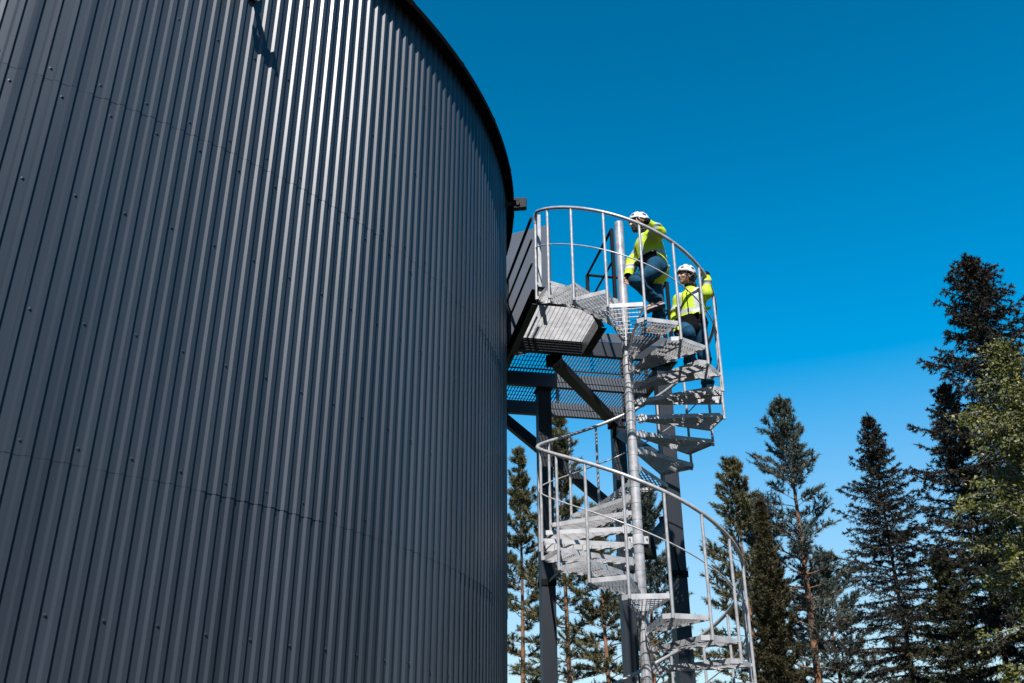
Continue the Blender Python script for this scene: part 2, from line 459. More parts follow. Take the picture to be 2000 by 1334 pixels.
# legs
def nv3(v): return v / np.linalg.norm(v)
def leg(a, bb):
    b = MB(); z1 = ZBm - .012
    b.box(L3(a, bb, z1 / 2), .20, .20, z1, AX)
    b.box(L3(a, bb, z1 + .006), .26, .26, .012, AX); b.box(L3(a, bb, .015), .36, .36, .03, AX)
    for sx in (-.1, .1):
        for sy in (-.1, .1):
            b.lathe(L3(a + sx, bb + sy, z1 - .014), [(.013, 0), (.013, .014)], 6)
    o = b.build('leg', 'dark_steel', plat)
    m = o.modifiers.new('bevel', 'BEVEL'); m.width = .007; m.segments = 2; m.limit_method = 'ANGLE'
    return o
LEGA, LEGB, LEGC = (-.385, 2.95), (1.10, 4.0), (1.09, 1.755)
for q in (LEGA, LEGB, LEGC): leg(*q)
def brace(p, q, w=.12, h=.12, m='dark_steel', name='brace'):
    b = MB(); b.bar(p, q, w, h)
    d = nv3(q - p)
    for e, sg in ((p, 1), (q, -1)):                         # bolted end plates
        b.bar(e, e + d * sg * .016, w + .09, h + .07)
        for k in (-1, 1):
            c = e + d * sg * .10 + np.array((0, 0, -h / 2 - .004)); b.lathe(c + d * sg * .04 * k, [(.012, -.008), (.012, .006)], 6)
    return b.build(name, m, plat)
brace(L3(-.52, 1.66, 5.585 + CZ), L3(1.03, 3.93, 5.585 + CZ), .15, .12)
brace(L3(-.86, 3.97, 5.90 + CZ - .3), L3(.99, 3.97, 4.12 + CZ), .12, .16)
brace(L3(1.08, 3.89, 5.42 + CZ), L3(1.02, 1.87, 4.28 + CZ), .12, .14)
brace(L3(.995, 1.75, 3.36 + CZ), L3(.45, 1.0, 2.86 + CZ), .09, .11)
brace(L3(.55, 1.2, 2.80 + CZ), L3(.08, .06, 2.66 + CZ), .06, .08)
# struts from the legs to the stair, with clamped bracket plates
for (a, bb), tgt, z in ((LEGA, L3(-.72, .55, 2.45 + CZ), 2.74 + CZ), (LEGC, L3(.62, .55, 2.75 + CZ), 2.66 + CZ)):
    b = MB(); b.box(L3(a, bb - .108, z), .22, .014, .085, AX); b.box(L3(a, bb + .108, z), .22, .014, .085, AX)
    b.bar(L3(a, bb - .115, z), tgt, .03, .03)
    b.build('stair_strut', 'black_steel', plat)
# railings
def rail_run(pts, z0, levels, posts, m='black_steel', r=.021):
    for lv in levels:
        b = MB(); b.sweep([L3(a, c, z0 + lv) for a, c in pts], r if lv == levels[0] else r * .75, 10); smooth_by_angle(b.build('rail', m, plat), 50)
    for a, c, top, low in posts:
        b = MB(); b.bar(L3(a, c, low), L3(a, c, z0 + top), .045, .045, up=(VV[0], VV[1], 0)); b.build('railing_post', m, plat)
ZF = ZD + .03
HT = 1.10
rail_run([(ALf - .06, B0 + .06), (ALf - .06, 4.0)], ZF, (HT, .76, .40), [(ALf - .06, c, HT, ZBm - .0) for c in (2.0, 3.2, 4.0)])
rail_run([(AR + .13, .34), (AR + .13, B1 + .05), (AE + .03, B1 + .05)], ZF, (HT, .62), [(AR + .13, .34, HT, ZD), (AR + .13, B1 + .05, HT, ZD), (AE + .03, B1 + .05, HT, ZBm), (AE - .06, B1 + .05, HT, ZBm)])
rail_run([(AE + .03, B1 + .06), (AE + .03, 4.0), (ALf, 4.02)], ZF, (HT, .62), [(AE + .03, 2.8, HT, ZBm), (AE + .03, 4.0, HT, ZBm), (.1, 4.02, HT, ZBm)])
b = MB(); b.bar(L3(ALf + .02, B0 - .02, ZBm + .02), L3(ALf + .02, B0 - .02, ZF + HT), .042, .042, up=(VV[0], VV[1], 0)); b.build('railing_post', 'galv', plat)
# grey door leaf standing open on the deck
d0 = L3(-.47, 1.92, 0); dd = np.array((-math.sin(R(66)), math.cos(R(66)), 0)); dn = np.array((dd[1], -dd[0], 0))
b = MB(); b.box(d0 + dd * .50 + np.array((0, 0, ZF + 1.06)), 1.0, .045, 2.08, (dd, dn, np.array((0, 0, 1.0))))
o = b.build('door_leaf', 'grey_steel', plat); m = o.modifiers.new('bevel', 'BEVEL'); m.width = .006; m.segments = 2
# arms that tie the platform to the tank
for bb in (B1 + .3, B2 + .2): brace(L3(ALf - .02, bb, ZBm + .07), L3(ALf - .62, bb, ZBm + .07), .08, .12, name='tie_beam')

# ------------------------------------------------------------------ people (implicit surfaces meshed once)
class SDF:
    def __init__(s): s.p = []
    def cap(s, a, b, ra, rb, label, k=.03):
        s.p.append(('c', np.asarray(a, float), np.asarray(b, float), ra, rb, label, k)); return s
    def ell(s, c, rad, label, k=.03, ax=None, sub=False):
        s.p.append(('e', np.asarray(c, float), np.asarray(rad, float), np.eye(3) if ax is None else np.asarray(ax, float), sub, label, k)); return s
    def dist(s, pr, X):
        if pr[0] == 'c':
            _, a, b, ra, rb, _, _ = pr
            d = b - a; t = np.clip(((X - a) @ d) / (d @ d + 1e-12), 0, 1)
            return np.linalg.norm(X - a - t[..., None] * d, axis=-1) - (ra + (rb - ra) * t), t
        _, c, rad, ax, sub, _, _ = pr
        q = (X - c) @ ax.T
        k0 = np.linalg.norm(q / rad, axis=-1); k1 = np.linalg.norm(q / (rad * rad), axis=-1)
        return k0 * (k0 - 1) / (k1 + 1e-9), k0
    def box(s, pr):
        if pr[0] == 'c':
            r = max(pr[3], pr[4]); lo = np.minimum(pr[1], pr[2]) - r; hi = np.maximum(pr[1], pr[2]) + r
        else:
            r = pr[2].max(); lo = pr[1] - r; hi = pr[1] + r
        return lo, hi
    def mesh(s, h):
        lo = np.min([s.box(p)[0] for p in s.p], 0) - 4 * h; hi = np.max([s.box(p)[1] for p in s.p], 0) + 4 * h
        n = np.ceil((hi - lo) / h).astype(int) + 1
        D = np.full(n, .2, np.float32)
        for pr in s.p:
            k = pr[6]; l2, h2 = s.box(pr); mg = k + 3 * h
            i0 = np.maximum(0, ((l2 - mg - lo) / h).astype(int)); i1 = np.minimum(n, ((h2 + mg - lo) / h).astype(int) + 2)
            gx = [lo[c] + h * np.arange(i0[c], i1[c]) for c in range(3)]
            X = np.stack(np.meshgrid(*gx, indexing='ij'), -1)
            d, _ = s.dist(pr, X)
            sl = tuple(slice(i0[c], i1[c]) for c in range(3))
            e = D[sl]
            if pr[0] == 'e' and pr[4]:
                d = -d; hh = np.clip(.5 - .5 * (d - e) / -k * -1, 0, 1)
                hh = np.clip(.5 + .5 * (d - e) / k, 0, 1); D[sl] = e * (1 - hh) + d * hh + k * hh * (1 - hh)
            else:
                hh = np.clip(.5 + .5 * (e - d) / k, 0, 1); D[sl] = e * (1 - hh) + d * hh - k * hh * (1 - hh)
        return nets(D, lo, h)
    def labels(s, X):
        best = np.full(len(X), 9.0); lab = np.zeros(len(X), int); tt = np.zeros(len(X))
        for i, pr in enumerate(s.p):
            if pr[0] == 'e' and pr[4]: continue
            d, t = s.dist(pr, X); m = d < best
            best[m] = d[m]; lab[m] = i; tt[m] = t[m]
        return lab, tt
def nets(D, lo, h):
    n = D.shape; S = D < 0
    c = np.zeros(tuple(k - 1 for k in n), int)
    for dx in (0, 1):
        for dy in (0, 1):
            for dz in (0, 1):
                c += S[dx:n[0] - 1 + dx, dy:n[1] - 1 + dy, dz:n[2] - 1 + dz]
    act = np.argwhere((c > 0) & (c < 8))
    idx = -np.ones(c.shape, int); idx[tuple(act.T)] = np.arange(len(act))
    acc = np.zeros((len(act), 3)); cnt = np.zeros(len(act))
    cor = [(dx, dy, dz) for dx in (0, 1) for dy in (0, 1) for dz in (0, 1)]
    for p in cor:
        for ax in range(3):
            if p[ax]: continue
            q = list(p); q[ax] = 1
            a = D[tuple((act + p).T)]; b_ = D[tuple((act + q).T)]
            m = (a < 0) != (b_ < 0)
            t = np.where(m, a / (a - b_ + 1e-12), 0)
            pt = np.repeat(np.array(p, float)[None], len(act), 0); pt[:, ax] += t
            acc[m] += pt[m]; cnt[m] += 1
    V = lo + h * (act + acc / cnt[:, None])
    F = []
    for ax in range(3):
        u, w = (ax + 1) % 3, (ax + 2) % 3
        sl0 = [slice(None)] * 3; sl1 = [slice(None)] * 3
        sl0[ax] = slice(0, n[ax] - 1); sl1[ax] = slice(1, n[ax])
        a = S[tuple(sl0)]; b_ = S[tuple(sl1)]
        e = np.argwhere(a != b_)
        e = e[(e[:, u] > 0) & (e[:, w] > 0) & (e[:, u] < n[u] - 1) & (e[:, w] < n[w] - 1)]
        du = np.zeros(3, int); du[u] = 1; dw = np.zeros(3, int); dw[w] = 1
        q = np.stack([idx[tuple((e - du - dw).T)], idx[tuple((e - dw).T)], idx[tuple(e.T)], idx[tuple((e - du).T)]], 1)
        fl = a[tuple(e.T)]
        q[~fl] = q[~fl][:, ::-1]
        F.append(q)
    return V, np.concatenate(F)
def sdf_object(name, sd, h, mats, matfn, parent, origin):
    V, F = sd.mesh(h)
    cen = V[F].mean(1); lab, t = sd.labels(cen)
    mi = matfn(sd, lab, t, cen)
    me = bpy.data.meshes.new(name)
    me.from_pydata((V - origin).tolist(), [], F.tolist())
    for m in mats: me.materials.append(M[m])
    me.polygons.foreach_set('material_index', mi.astype(int).tolist())
    me.polygons.foreach_set('use_smooth', [True] * len(F)); me.update()
    return link(name, me, parent)
def by_label(table):
    def fn(sd, lab, t, cen):
        m = np.array([table.get(p[5], 0) for p in sd.p]); return m[lab]
    return fn
V3 = lambda *a: np.array(a, float)
def nv(v): v = np.asarray(v, float); return v / np.linalg.norm(v)
def hand(sd, w, d, thumb, palm, curl, sc=1.0):
    """palm along d from the wrist w; thumb: unit vector to the thumb side; palm: the way the palm faces; curl: bend per joint"""
    d = nv(d); thumb = nv(np.asarray(thumb) - d * (np.asarray(thumb) @ d)); palm = nv(np.cross(d, thumb)) * np.sign(np.dot(np.cross(d, thumb), palm) or 1)
    kb = w + d * .088 * sc
    for s in (-1, 0, 1):
        sd.cap(w + thumb * s * .014 * sc, kb + thumb * s * .026 * sc, .014 * sc, .0125 * sc, 'skin', .012)
    for j, (off, ln) in enumerate(((.033, .070), (.011, .080), (-.011, .073), (-.032, .057))):
        p = kb + thumb * off * sc; dr = d.copy()
        for seg, fr in enumerate((.46, .30, .24)):
            an = curl * (1.0 if seg else .8) + .04 * j
            dr = nv(dr * math.cos(an) + palm * math.sin(an)); pn = nv(palm * math.cos(an) - d * 0); 
            q = p + dr * ln * fr * sc
            sd.cap(p, q, .0093 * sc * (1 - .06 * seg), .0085 * sc * (1 - .06 * seg), 'skin', .004)
            palm_n = np.cross(thumb, dr); palm = palm if palm_n @ palm == 0 else nv(palm_n) * np.sign(palm_n @ palm if abs(palm_n @ palm) > .05 else 1)
            p = q
        palm = nv(np.cross(d, thumb)) * np.sign(np.dot(np.cross(d, thumb), palm) or 1)
    p = w + d * .03 * sc + thumb * .026 * sc; q = p + nv(d * .6 + thumb * .7 + palm * .35) * .042 * sc; r_ = q + nv(d * .85 + thumb * .1 + palm * .5) * .034 * sc
    sd.cap(p, q, .0125 * sc, .0105 * sc, 'skin', .010); sd.cap(q, r_, .0105 * sc, .009 * sc, 'skin', .004)
def head_prims(sd, c, f, up, sc=1.0, beard=False):
    f = nv(f); up = nv(up - f * (up @ f)); l = np.cross(up, f); ax = np.stack([f, l, up])
    P = lambda a, b_, z: c + (f * a + l * b_ + up * z) * sc
    sd.ell(P(-.012, 0, .030), V3(.098, .076, .092) * sc, 'skin', .02, ax)
    sd.ell(P(.022, 0, -.045), V3(.066, .058, .072) * sc, 'jaw' if beard else 'skin', .03, ax)
    sd.ell(P(.056, 0, -.098), V3(.024, .024, .018) * sc, 'jaw' if beard else 'skin', .02, ax)
    sd.cap(P(.083, 0, .018), P(.104, 0, -.022), .009 * sc, .014 * sc, 'skin', .014)
    sd.cap(P(.070, -.045, .036), P(.070, .045, .036), .012 * sc, .012 * sc, 'skin', .016)
    sd.cap(P(.078, -.018, -.056), P(.078, .018, -.056), .0085 * sc, .0085 * sc, 'lips', .006)
    for s in (-1, 1):
        sd.ell(P(.072, s * .032, .012), V3(.012, .014, .009) * sc, 'eye', .004, ax)
        sd.ell(P(.060, s * .045, -.022), V3(.020, .018, .020) * sc, 'skin', .02, ax)
        sd.ell(P(-.012, s * .078, -.008), V3(.019, .009, .032) * sc, 'skin', .008, ax)
    return P, ax, f, l, up
def helmet(c, f, up, sc, parent, origin):
    f = nv(f); up = nv(up - f * (up @ f)); l = np.cross(up, f)
    P = lambda a, b_, z: c + (f * a + l * b_ + up * z) * sc
    b = MB(); nu, nvv = 30, 12; V = []; F = []; mi = []
    for j in range(nvv + 1):
        th = j / nvv * (math.pi / 2 + .28)
        for i in range(nu):
            an = 2 * math.pi * i / nu
            low = max(0, j - 9) / 3
            rx, ry, rz = .132, .110, .120
            x = rx * math.sin(th) * math.cos(an) - .016; y = ry * math.sin(th) * math.sin(an); z = .055 + rz * math.cos(th)
            if j >= 10: z += .022 * (math.cos(an) > .3) * (j - 9) / 3 - .020 * (math.cos(an) < -.3) * (j - 9) / 3
            V.append(P(x, y, z))
    for j in range(nvv):
        for i in range(nu):
            i2 = (i + 1) % nu
            an = 2 * math.pi * (i + .5) / nu; s_ = abs(math.sin(an))
            ventcol = (j in (4, 5) and i % 5 in (1, 2)) or (j in (7, 8) and i % 6 in (2, 3)) or (j == 10 and i % 10 in (0, 1))
            F.append((j * nu + i, (j + 1) * nu + i, (j + 1) * nu + i2, j * nu + i2)); mi.append(1 if ventcol else 0)
    b.add(V, F); b.mi = mi
    b.v = [vv - origin for vv in b.v]
    o = b.build('helmet', ['helmet', 'helmet_dark'], parent, smooth=True)
    m = o.modifiers.new('thick', 'SOLIDIFY'); m.thickness = .012; m.offset = -1
    m2 = o.modifiers.new('sub', 'SUBSURF'); m2.levels = 1; m2.render_levels = 1
    # rim band, chin strap, rear clip
    s = MB(); rim = [P(.130 * math.cos(t) - .016, .110 * math.sin(t), .030 + .018 * math.cos(t)) - origin for t in np.linspace(0, 2 * math.pi, 29)]
    s.sweep(rim, .0055 * sc, 6, mi=0, cap=False)
    for sg in (-1, 1):
        s.sweep([P(.045, sg * .098, .035) - origin, P(.035, sg * .088, -.03) - origin, P(.045, sg * .050, -.105) - origin, P(.052, 0, -.122) - origin], .0055 * sc, 6)
        s.sweep([P(-.07, sg * .092, .03) - origin, P(-.01, sg * .092, -.045) - origin, P(.035, sg * .075, -.06) - origin], .0055 * sc, 6)
    s.build('chin_strap', 'helmet_dark', o)
    return o, P

def arm(sd, s, e, w, r0, r1, r2, lab):
    sd.cap(s, e, r0, r1, lab + '_upper', .04); sd.cap(e, w, r1, r2, lab + '_fore', .03)
def shoe(parent, origin, ankle, heel, toe, sc=1.0):
    """a trainer from its heel to its toe; both given at the sole"""
    sd = SDF(); d = nv(toe - heel); L = np.linalg.norm(toe - heel)
    up = nv(ankle - heel - d * ((ankle - heel) @ d)); sl = np.cross(d, up)
    for k, (t, w, hh) in enumerate(((.10, .030, .032), (.35, .030, .034), (.62, .036, .026), (.86, .033, .018))):
        for s in (-1, 1): sd.cap(heel + d * L * t + up * .022 + sl * s * .012, heel + d * L * min(.93, t + .22) + up * .022 + sl * s * .014, w * .95, w * .86, 'shoe', .02)
    sd.cap(heel + d * L * .2 + up * .03, ankle + up * .005, .038, .044, 'shoe', .02)
    def mf(sd_, lab, t, cen):
        hgt = (cen - heel) @ up; along = (cen - heel) @ d / L
        mi = np.where((hgt < .017) & (hgt > .002), 1, 0)
        lace = (along > .40) & (along < .62) & (hgt > .05) & ((np.floor(along * 34) % 2) == 0)
        return np.where(lace, 2, mi)
    o = sdf_object('shoe', sd, .006, ['shoe', 'sole', 'lace'], mf, parent, origin)
    # flat tread: squash what lies below the sole
    me = o.data; co = np.empty(len(me.vertices) * 3); me.vertices.foreach_get('co', co); co = co.reshape(-1, 3) + origin
    hgt = (co - heel) @ up; lowm = hgt < 0; co[lowm] -= np.outer(hgt[lowm], up); me.vertices.foreach_set('co', (co - origin).ravel()); me.update()
    return o

def person(label, J, f, headf, woman):
    """J: joints in world space (z above the ground)"""
    fl = nv(f); left = V3(-fl[1], fl[0], 0)
    org = V3(J['pelvis'][0], J['pelvis'][1], J['ground'])
    root = empty('person', label, 'person', 'workers on the spiral staircase', loc=org)
    sc = .93 if woman else 1.0
    up = nv(J['neck'] - J['pelvis'])
    # ---- body, one continuous surface
    sd = SDF()
    sd.cap(J['pelvis'], J['chest'], .105 * sc, .115 * sc, 'core', .06); sd.cap(J['shL'], J['shR'], .055 * sc, .055 * sc, 'core', .06)
    sd.cap(J['chest'] + up * .02, J['neck'] + up * .07, .058 * sc, .052 * sc, 'skin', .03)
    for s in 'LR':
        sd.cap(J['hip' + s], J['knee' + s], .070 * sc, .050 * sc, 'core', .04); sd.cap(J['knee' + s], J['ank' + s], .048 * sc, .036 * sc, 'core', .03)
        sd.cap(J['ank' + s], J['toe' + s] + up * .03, .036, .026, 'core', .02)
        sd.cap(J['sh' + s], J['elb' + s], .045 * sc, .038 * sc, 'core', .03); sd.cap(J['elb' + s], J['wri' + s], .038 * sc, .024 * sc, 'skin', .02)
        hand(sd, J['wri' + s], J['hd' + s], J['th' + s], J['pm' + s], J['curl' + s], .95 * sc)
    P, ax, hf, hl, hu = head_prims(sd, J['head'], headf, up, sc * .98, beard=not woman)
    body = sdf_object('body', sd, .0065, ['skin', 'lips', 'eye', 'hair'], by_label({'lips': 1, 'eye': 2, 'jaw': 3}), root, org)
    # ---- hair
    hs = SDF(); hs.ell(P(-.030, 0, .020), V3(.090, .084, .082) * sc, 'h', .02, ax); hs.ell(P(-.055, 0, -.035), V3(.050, .066, .050) * sc, 'h', .03, ax)
    if woman:
        hs.cap(P(-.085, 0, -.03), P(-.120, .01, -.10), .030, .030, 'h', .03); hs.cap(P(-.120, .01, -.10), P(-.115, .015, -.20), .030, .014, 'h', .02)
    sdf_object('hair', hs, .009, ['hair'], by_label({}), root, org)
    hel, PH = helmet(J['head'], headf, up, sc * .98, root, org)
    if woman:
        k = MB(); k.sweep([PH(-.10, .06, .05) - org, PH(-.155, .03, .02) - org, PH(-.16, -.02, -.01) - org, PH(-.12, -.05, .0) - org], .012, 6)
        k.build('headlamp_strap', 'strap_yellow', hel)
    # ---- jacket
    jk = SDF(); w_ = 1.12 if not woman else .93
    hem = J['pelvis'] - up * (.05 if woman else .02)
    jk.cap(hem, J['chest'], .150 * w_, .158 * w_, 'torso', .06)
    jk.cap(hem + left * .055, J['chest'] + left * .06, .112 * w_, .122 * w_, 'torso', .05); jk.cap(hem - left * .055, J['chest'] - left * .06, .112 * w_, .122 * w_, 'torso', .05)
    jk.cap(J['shL'], J['shR'], .080 * w_, .080 * w_, 'yoke', .06)
    jk.cap(J['chest'] + up * .08, J['neck'] + up * .012, .085 * w_, .070 * w_, 'collar', .03)
    for s in 'LR':
        arm(jk, J['sh' + s], J['elb' + s], J['wri' + s], .082 * w_, .066 * w_, .046 * w_, 'arm' + s)
        jk.cap(J['wri' + s] - nv(J['wri' + s] - J['elb' + s]) * .03, J['wri' + s] + nv(J['wri' + s] - J['elb' + s]) * .012, .046 * w_, .043 * w_, 'cuff', .01)
    TL = np.linalg.norm(J['chest'] - hem)
    gj = np.random.default_rng(3 if woman else 4)
    for q_ in range(14):                                    # folds of the loose jacket
        t_ = gj.random(); an_ = gj.random() * 6.28; c_ = hem + (J['chest'] - hem) * t_ + (left * math.sin(an_) * .17 + fl * math.cos(an_) * .125) * w_
        d_ = nv(gj.normal(size=3) * V3(1, 1, .5)); jk.cap(c_ - d_ * .06, c_ + d_ * .06, .020, .012, 'torso', .035)
    for s in 'LR':
        for q_ in range(5):
            t_ = .2 + .7 * gj.random(); c_ = J['sh' + s] + (J['elb' + s] - J['sh' + s]) * t_ if q_ < 3 else J['elb' + s] + (J['wri' + s] - J['elb' + s]) * t_ * .8
            jk.ell(c_ + gj.normal(size=3) * .012, V3(.062, .062, .026) * w_ * (1.12 if q_ < 3 else 1.0), 'arm' + s + ('_upper' if q_ < 3 else '_fore'), .03)
    def jm(sd_, lab, t, cen):
        names = np.array([p[5] for p in sd_.p])[lab]
        hgt = (cen - hem) @ up / TL; side = (cen - J['chest']) @ left; front = (cen - J['chest']) @ fl
        mi = np.zeros(len(cen), int)
        tor = (names == 'torso') | (names == 'yoke')
        if woman:
            mi[tor & (hgt < .40)] = 2
            mi[tor & (hgt > .46) & (hgt < .62)] = 1
        else:
            mi[tor & (hgt > .05) & (hgt < .20)] = 1
            mi[tor & (hgt > .42) & (hgt < .58)] = 1
            blk = tor & (hgt < .56) & (side > -.06) & (front > -.015); mi[blk] = 3
            mi[blk & (hgt > .14) & (hgt < .26)] = 2; mi[blk & (hgt > .42)] = 2
        brace_ = tor & (hgt > .55) & (np.abs(np.abs(side) - .105) < .028) & (front > -.2)
        mi[brace_] = 1
        mi[tor & (np.abs(side) < .007) & (front > 0)] = 2
        mi[tor & (front > .06) & (np.abs(side + .06) < .004) & (hgt > .7)] = 2
        for s in 'LR':
            pt = lambda A, B: ((cen - J[A + s]) @ (J[B + s] - J[A + s])) / ((J[B + s] - J[A + s]) @ (J[B + s] - J[A + s]))
            a1 = names == 'arm' + s + '_upper'; t1 = pt('sh', 'elb'); mi[a1 & (t1 > .42) & (t1 < .68)] = 1
            a2 = names == 'arm' + s + '_fore'; t2 = pt('elb', 'wri'); mi[a2 & (t2 > .42) & (t2 < .64)] = 1; mi[a2 & (t2 > .95)] = 2
        mi[names == 'cuff'] = 2
        col_ = names == 'collar'; mi[col_] = np.where(((cen - J['neck']) @ up)[col_] > .0, 2, 0)
        return mi
    sdf_object('jacket', jk, .0085, ['hivis', 'reflective', 'black_fabric', 'grey_fabric'], jm, root, org)
    # ---- trousers
    tr = SDF(); tr.cap(J['hipL'] + up * .05, J['hipR'] + up * .05, .118 * w_, .118 * w_, 'hips', .05); tr.cap(J['pelvis'] + up * .08, J['pelvis'], .120 * w_, .125 * w_, 'hips', .04)
    for s in 'LR':
        tr.cap(J['hip' + s], J['knee' + s], .096, .074, 'thigh', .05); tr.cap(J['knee' + s], J['ank' + s], .074, .066, 'shin', .03)
        ax_ = nv(J['ank' + s] - J['knee' + s])
        for q_, r_ in ((.15, .080), (.55, .078), (.80, .081), (.97, .079)):          # creases of loose denim
            c_ = J['knee' + s] + (J['ank' + s] - J['knee' + s]) * q_; tr.ell(c_ + V3(.006, -.004, 0), V3(r_, r_, .022), 'shin', .03)
    def tm(sd_, lab, t, cen):
        names = np.array([p[5] for p in sd_.p])[lab]; mi = np.zeros(len(cen), int)
        if woman: mi[(names == 'hips')] = 1
        return mi
    sdf_object('trousers', tr, .0085, ['denim', 'black_fabric'], tm, root, org)
    for s in 'LR': shoe(root, org, J['ank' + s], J['heel' + s], J['toe' + s], sc)
    return root

def W(x, y, z): return V3(x, y, z + CZ)
def rail_at(deg): p = pol(R(deg), RH, zrail(R(deg))); return p + V3(OX, OY, 0)
zt4, zt6, zt7 = [ztread(i) + .050 for i in (4, 6, 7)]
rm = rail_at(95.5)
man = dict(ground=zt4, pelvis=W(1.715, 10.07, 5.74), chest=W(1.665, 10.06, 6.05), neck=W(1.625, 10.06, 6.225), head=W(1.555, 10.04, 6.375),
    shL=W(1.70, 9.92, 6.13), shR=W(1.615, 10.21, 6.12), elbL=W(1.765, 9.80, 6.10), elbR=W(1.475, 10.23, 5.94), wriL=rm + V3(.085, .03, .045), wriR=W(1.405, 10.15, 5.70),
    hdL=V3(-1, -.32, -.10), thL=V3(-.3, .9, -.2), pmL=V3(0, -.2, -1), curlL=.62, hdR=V3(-.25, -.15, -1), thR=V3(-.9, -.4, 0), pmR=V3(.2, -1, 0), curlR=.34,
    hipL=W(1.735, 9.98, 5.70), hipR=W(1.70, 10.15, 5.68), kneeL=W(1.44, 9.84, 5.475), kneeR=W(1.735, 10.13, 5.33), ankL=W(1.69, 10.03, 5.31), ankR=V3(1.725, 10.15, zt4 + .10),
    heelL=W(1.80, 10.02, 5.245), toeL=W(1.575, 9.98, 5.135), heelR=V3(1.765, 10.165, zt4 + .002), toeR=V3(1.555, 10.075, zt4 + .002))
person('bearded worker in white helmet and yellow jacket lifting a foot, higher up the stairs', man, V3(-.97, -.22, 0), V3(-.98, -.16, .02), False)
rw = rail_at(145.5)
wom = dict(ground=zt7, pelvis=W(2.165, 10.37, 5.16), chest=W(2.185, 10.35, 5.46), neck=W(2.165, 10.32, 5.635), head=W(2.125, 10.28, 5.775),
    shL=W(2.305, 10.27, 5.54), shR=W(2.055, 10.43, 5.53), elbL=W(2.345, 10.20, 5.49), elbR=W(1.985, 10.44, 5.27), wriL=rw + V3(.02, .035, .045), wriR=W(1.975, 10.33, 5.03),
    hdL=V3(-.75, -.6, .05), thL=V3(-.6, .7, 0), pmL=V3(0, 0, -1), curlL=.6, hdR=V3(0, -.3, -1), thR=V3(-.5, -.8, 0), pmR=V3(.8, -.4, 0), curlR=.35,
    hipL=W(2.235, 10.33, 5.13), hipR=W(2.095, 10.41, 5.13), kneeL=W(2.285, 10.42, 4.79), kneeR=W(2.075, 10.18, 4.955), ankL=V3(2.345, 10.66, zt7 + .095), ankR=V3(2.115, 10.47, zt6 + .105),
    heelL=V3(2.36, 10.72, zt7 + .002), toeL=V3(2.30, 10.50, zt7 + .002), heelR=V3(2.135, 10.53, zt6 + .002), toeR=V3(2.08, 10.32, zt6 + .002))
person('worker with dark ponytail and black-waisted yellow jacket, lower of the two climbers', wom, V3(-.55, -.83, 0), V3(-.93, -.36, .02), True)

# ------------------------------------------------------------------ trees
def mesh_np(name, V, nper, mname, parent):
    """V: (faces*nper, 3) loose polygons"""
    me = bpy.data.meshes.new(name)
    nf = len(V) // nper
    me.vertices.add(len(V)); me.vertices.foreach_set('co', V.astype(np.float32).ravel())
    me.loops.add(len(V)); me.loops.foreach_set('vertex_index', np.arange(len(V), dtype=np.int32))
    me.polygons.add(nf); me.polygons.foreach_set('loop_start', np.arange(0, len(V), nper, dtype=np.int32))
    me.materials.append(M[mname]); me.update(calc_edges=True)
    return link(name, me, parent)
def unit(n, g): v = g.normal(size=(n, 3)); return v / np.linalg.norm(v, axis=1, keepdims=True)
def blades(P, D, L, Wd, g):
    """thin triangles from P along D"""
    sd = np.cross(D, unit(len(P), g)); sd /= np.linalg.norm(sd, axis=1, keepdims=True) + 1e-9
    a = P - sd * Wd[:, None] * .5; b_ = P + sd * Wd[:, None] * .5; c = P + D * L[:, None]
    return np.stack([a, b_, c], 1).reshape(-1, 3)
def brush(p0, d, ln, nb, L, Wd, spread, g):
    """shoots p0 (n,3) with direction d and length ln carry nb blades each"""
    n = len(p0); t = g.random((n, nb)) ** .8
    P = p0[:, None] + d[:, None] * (ln[:, None] * t)[..., None]
    D = d[:, None] * .75 + unit(n * nb, g).reshape(n, nb, 3) * spread
    D /= np.linalg.norm(D, axis=2, keepdims=True)
    P = P.reshape(-1, 3); D = D.reshape(-1, 3); m = len(P)
    return blades(P, D, L * (.7 + .6 * g.random(m)), Wd * (.7 + .6 * g.random(m)), g)
class Tree:
    def __init__(s, seed): s.g = np.random.default_rng(seed); s.wood = MB(); s.sh_p = []; s.sh_d = []; s.sh_l = []
    def shoot(s, p, d, l): s.sh_p.append(p); s.sh_d.append(d / (np.linalg.norm(d) + 1e-9)); s.sh_l.append(l)
    def arrays(s): return np.array(s.sh_p), np.array(s.sh_d), np.array(s.sh_l)
def trunk_pts(g, h, bend, n=14):
    ph = g.random(2) * 6.28
    return [np.array((bend * math.sin(ph[0] + t * 3.1) * t, bend * math.sin(ph[1] + t * 2.6) * t, h * t)) for t in np.linspace(0, 1, n)]
def on_trunk(pts, z, h):
    t = min(max(z / h, 0), .9999) * (len(pts) - 1); i = int(t); return pts[i] * (1 - (t - i)) + pts[i + 1] * (t - i)
